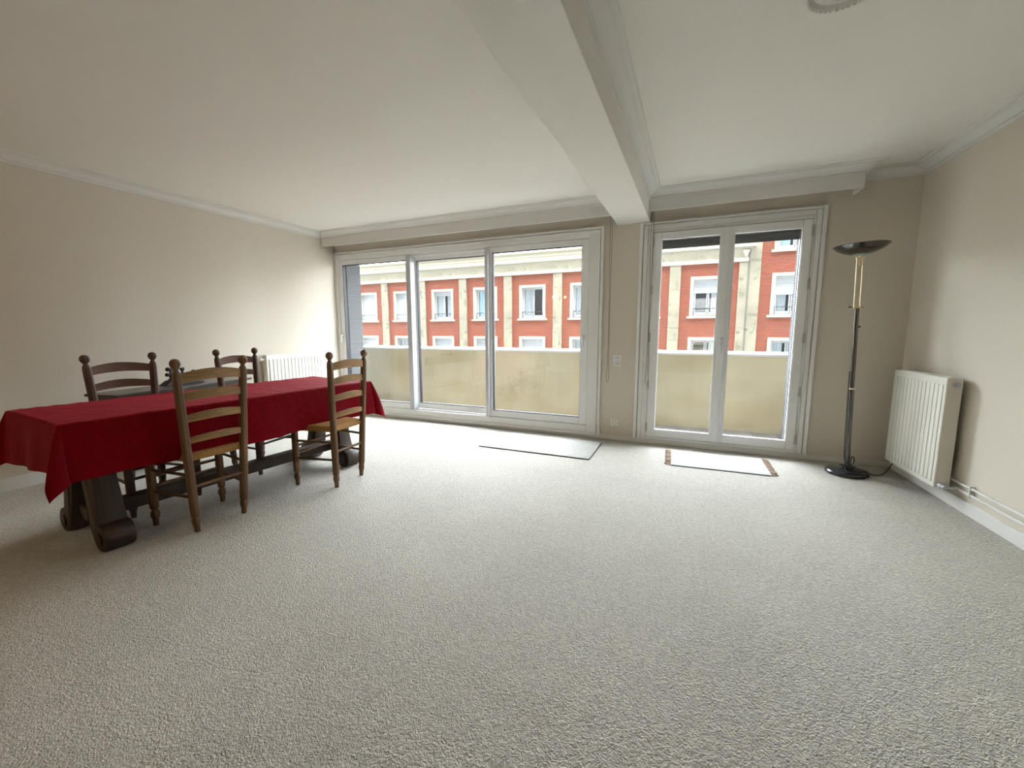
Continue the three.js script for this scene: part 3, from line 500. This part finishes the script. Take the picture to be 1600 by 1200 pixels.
// ---------------------------------------------------------------- floor lamp
{
  const l = thing('floor_lamp', 'tall dark chrome uplighter floor lamp with a shallow dish and brass rods', 'lamp', [1.25, 0, 0.33]);
  const tilt = new THREE.Matrix4().makeRotationZ(0.031), T = (g) => g.applyMatrix4(tilt);
  mesh('base', lathe([[0.001, 0], [0.140, 0], [0.149, 0.006], [0.150, 0.022], [0.142, 0.032], [0.05, 0.04], [0.03, 0.05], [0.001, 0.05]], 48), mBase, l);
  mesh('pole', [T(rod([0, 0.035, 0], [0, 0.712, 0], 0.0175, 24)), T(rod([0, 0.722, 0], [0, 1.365, 0], 0.0155, 24))], mChrome, l);
  mesh('ring', [T(rod([0, 0.710, 0], [0, 0.724, 0], 0.0185, 24))], mBrass, l);
  mesh('switch', [T(rod([0.012, 1.22, 0.006], [0.028, 1.22, 0.01], 0.006, 10))], mBlack, l);
  for (const s of [-1, 1]) mesh('rod', [T(rod([s * 0.019, 1.36, 0], [s * 0.019, 1.765, 0], 0.0055, 10))], mBrass, l);
  mesh('collar', [T(bx(-0.028, 0.028, 1.362, 1.380, -0.012, 0.012, 0.005)), T(bx(-0.028, 0.028, 1.750, 1.768, -0.012, 0.012, 0.005))], mBrass, l);
  mesh('knob', [T(rod([-0.028, 1.371, 0], [-0.05, 1.378, 0.004], 0.0045, 8)), T(rod([-0.05, 1.372, 0.004], [-0.05, 1.386, 0.004], 0.006, 8)), T(rod([0.028, 1.371, 0], [0.04, 1.375, 0], 0.003, 8))], mChrome, l);
  mesh('socket', [T(rod([0, 1.70, 0], [0, 1.75, 0], 0.007, 10)), T(rod([0, 1.766, 0], [0, 1.786, 0], 0.012, 12))], mBrass, l);
  const dish = mesh('dish', [T(lathe([[0.001, 1.783], [0.03, 1.783], [0.07, 1.789], [0.115, 1.805], [0.15, 1.825], [0.178, 1.851], [0.181, 1.853], [0.178, 1.857], [0.148, 1.832], [0.113, 1.812], [0.07, 1.797], [0.001, 1.791]], 56))], mChrome, l);
  mesh('glass_lens', [T(lathe([[0.001, 1.777], [0.02, 1.777], [0.042, 1.781], [0.05, 1.787], [0.001, 1.787]], 32))], P(0.30, 0.42, 0.38, 0.1), dish);
  // flex: down the pole, looped round its foot and away to the wall
  const coil = []; for (let i = 0; i <= 40; i++) { const a = i / 40 * Math.PI * 5; coil.push([Math.cos(a) * (0.035 + 0.018 * Math.sin(i * 0.5)), 0.053 + 0.006 * Math.sin(i * 1.3) + i * 0.0004, Math.sin(a) * (0.035 + 0.012 * Math.cos(i * 0.7))]); }
  mesh('flex', [tube([[-0.052, 0.86, 0.014], [-0.043, 0.5, 0.016], [-0.034, 0.2, 0.016], [-0.030, 0.13, 0.02]], 0.0035, 20, 6), tube([[-0.03, 0.14, 0.02], [-0.028, 0.115, 0.035], [0.0, 0.09, 0.045], [0.035, 0.10, 0.02], [0.04, 0.14, 0.0], [0.02, 0.15, 0.02], [0.01, 0.08, 0.045], [0.03, 0.06, 0.04]], 0.0042, 40, 6), tube(coil, 0.0042, 120, 6), tube([[0.03, 0.062, 0.04], [0.09, 0.045, 0.03], [0.13, 0.034, 0.02], [0.17, 0.012, 0.0], [0.215, 0.008, -0.02], [0.25, 0.012, -0.04], [0.29, 0.05, -0.06], [0.315, 0.10, -0.07], [0.36, 0.13, -0.08]], 0.0038, 50, 6), tube([[-0.03, 0.06, 0.03], [-0.02, 0.04, 0.11], [0.03, 0.038, 0.125], [0.09, 0.040, 0.10], [0.07, 0.046, 0.05]], 0.0038, 30, 6)], mBlack, l);
}

// ---------------------------------------------------------------- mats on the carpet
{
  const m = thing('floor_mat', 'plain rectangular carpet mat with a dark edge before the sliding window', 'mat', [-1.395, 0, 0.515]);
  mesh('pile', bx(-0.573, 0.573, 0.002, 0.011, -0.305, 0.305, 0.003), M(0.545, 0.55, 0.545, 0.97, { map: carpetMap, bumpMap: carpetBump, bumpScale: 0.003 }), m);
  mesh('edge_binding', [bx(-0.575, 0.579, 0.0, 0.009, 0.303, 0.312, 0.003), bx(0.571, 0.580, 0.0, 0.009, -0.305, 0.312, 0.003)], M(0.12, 0.12, 0.115, 0.9), m);
}
{
  const r = thing('fringed_rug', 'small pale woven rug with knotted brown fringes before the double door', 'rug', [0.268, 0, 0.435], 0.035);
  const weave = tex(256, 0.2, (u, v) => 0.5 + 0.25 * Math.sin(v * 6.283 * 20) + 0.25 * vnoise(u * 40, v * 20, 40, 141), false);
  mesh('weave', bx(-0.39, 0.39, 0.001, 0.009, -0.24, 0.24, 0.003), M(0.51, 0.507, 0.495, 0.95, { bumpMap: weave, bumpScale: 0.004 }), r);
  mesh('hem', bx(-0.385, 0.385, 0.0, 0.0075, 0.236, 0.245, 0.002), M(0.14, 0.13, 0.12, 0.9), r);
  const fm = [M(0.52, 0.40, 0.31, 0.95), M(0.66, 0.57, 0.48, 0.95), M(0.40, 0.29, 0.22, 0.95)];
  for (const s of [-1, 1]) for (let i = 0; i < 18; i++) {
    const z = -0.23 + i * 0.027, g = [new THREE.SphereGeometry(0.0085, 8, 6).translate(s * 0.397, 0.010, z)];
    for (let k = 0; k < 4; k++) { const dz = R(-0.016, 0.016), L = R(0.025, 0.05); g.push(tube([[s * 0.39, 0.008, z], [s * (0.397 + L * 0.5), 0.012, z + dz * 0.4], [s * (0.397 + L), 0.005, z + dz]], 0.0026, 5, 5)); }
    mesh('tassel', g, fm[Math.floor(rnd() * 3)], r);
  }
}

// ---------------------------------------------------------------- on the pillar: switch, socket, shutter cords
{
  const s = thing('shutter_switch', 'white wall plate with two rocker switches between the windows', 'switch', [-0.72, 0.873, 0]);
  mesh('plate', bx(-0.042, 0.042, -0.065, 0.065, 0, 0.009, 0.004), mPlastic, s);
  for (const y of [-0.029, 0.029]) { const q = mesh('rocker', [bx(-0.024, 0.024, y - 0.025, y + 0.025, 0.006, 0.014, 0.003)], mWhite, s); mesh('key_line', bx(-0.024, 0.024, y - 0.002, y + 0.002, 0.0135, 0.0148), M(0.25, 0.24, 0.22, 0.6), q); }
}
{
  const s = thing('wall_socket', 'cream power socket low on the pillar between the windows', 'socket', [-0.73, 0.193, 0]);
  mesh('plate', bx(-0.041, 0.041, -0.036, 0.036, 0, 0.009, 0.004), mPlastic, s);
  mesh('outlet', [lathe([[0.001, 0.003], [0.017, 0.003], [0.019, 0.010], [0.021, 0.011], [0.022, 0.009]], 24).rotateX(Math.PI / 2)], M(0.07, 0.066, 0.06, 0.6), s);
}
function cord(x, yTop, yBot, label) {
  const o = thing('blind_cord', label, 'cord', [x, 0, 0]), m = M(0.33, 0.30, 0.25, 0.8);
  mesh('loop', tube([[0.011, yTop, 0.045], [0.010, yTop - 0.5, 0.04], [0.006, yBot + 0.6, 0.038], [0.012, yBot + 0.15, 0.036], [0.016, yBot + 0.04, 0.036], [0.0, yBot, 0.036], [-0.012, yBot + 0.04, 0.036], [-0.006, yBot + 0.15, 0.036], [0.0, yBot + 0.6, 0.038], [-0.008, yTop - 0.5, 0.04], [-0.010, yTop, 0.045]], 0.0028, 90, 6), m, o);
  return o;
}
cord(-0.815, 2.44, 0.635, 'thin looped curtain cord hanging on the pillar beside the wall switch');
cord(-0.412, 2.44, 0.62, 'thin looped curtain cord hanging along the hinges of the double door');

// ---------------------------------------------------------------- ceiling lamp behind the viewer (seen as warm dots in the window glass)
{
  const l = thing('ceiling_lamp', 'three bulb ceiling lamp whose warm lights reflect in the sliding window', 'lamp', [-3.3, 0, 6.0]);
  mesh('stem', [rod([0, 1.98, 0], [0, H, 0], 0.010, 10), lathe([[0.001, 2.46], [0.05, 2.465], [0.06, 2.5]], 20)], mBrass, l);
  for (let i = 0; i < 3; i++) {
    const a = i / 3 * Math.PI * 2 + 0.3, x = Math.cos(a) * 0.2, z = Math.sin(a) * 0.2;
    mesh('arm', tube([[0, 2.0, 0], [x * 0.5, 1.94, z * 0.5], [x, 1.97, z], [x, 2.0, z]], 0.007, 16, 8), mBrass, l);
    mesh('bulb', new THREE.SphereGeometry(0.035, 20, 14).translate(x, 2.045, z), M(1, 0.9, 0.75, 0.4, { emissive: new THREE.Color(1, 0.72, 0.42), emissiveIntensity: 6 }), l);
    const p = new THREE.PointLight(new THREE.Color(1, 0.74, 0.44), 6 * LAMP, 0, 2); p.position.set(x, 2.045, z); p.castShadow = true; l.add(p);
  }
}
renderer.render(scene, camera);
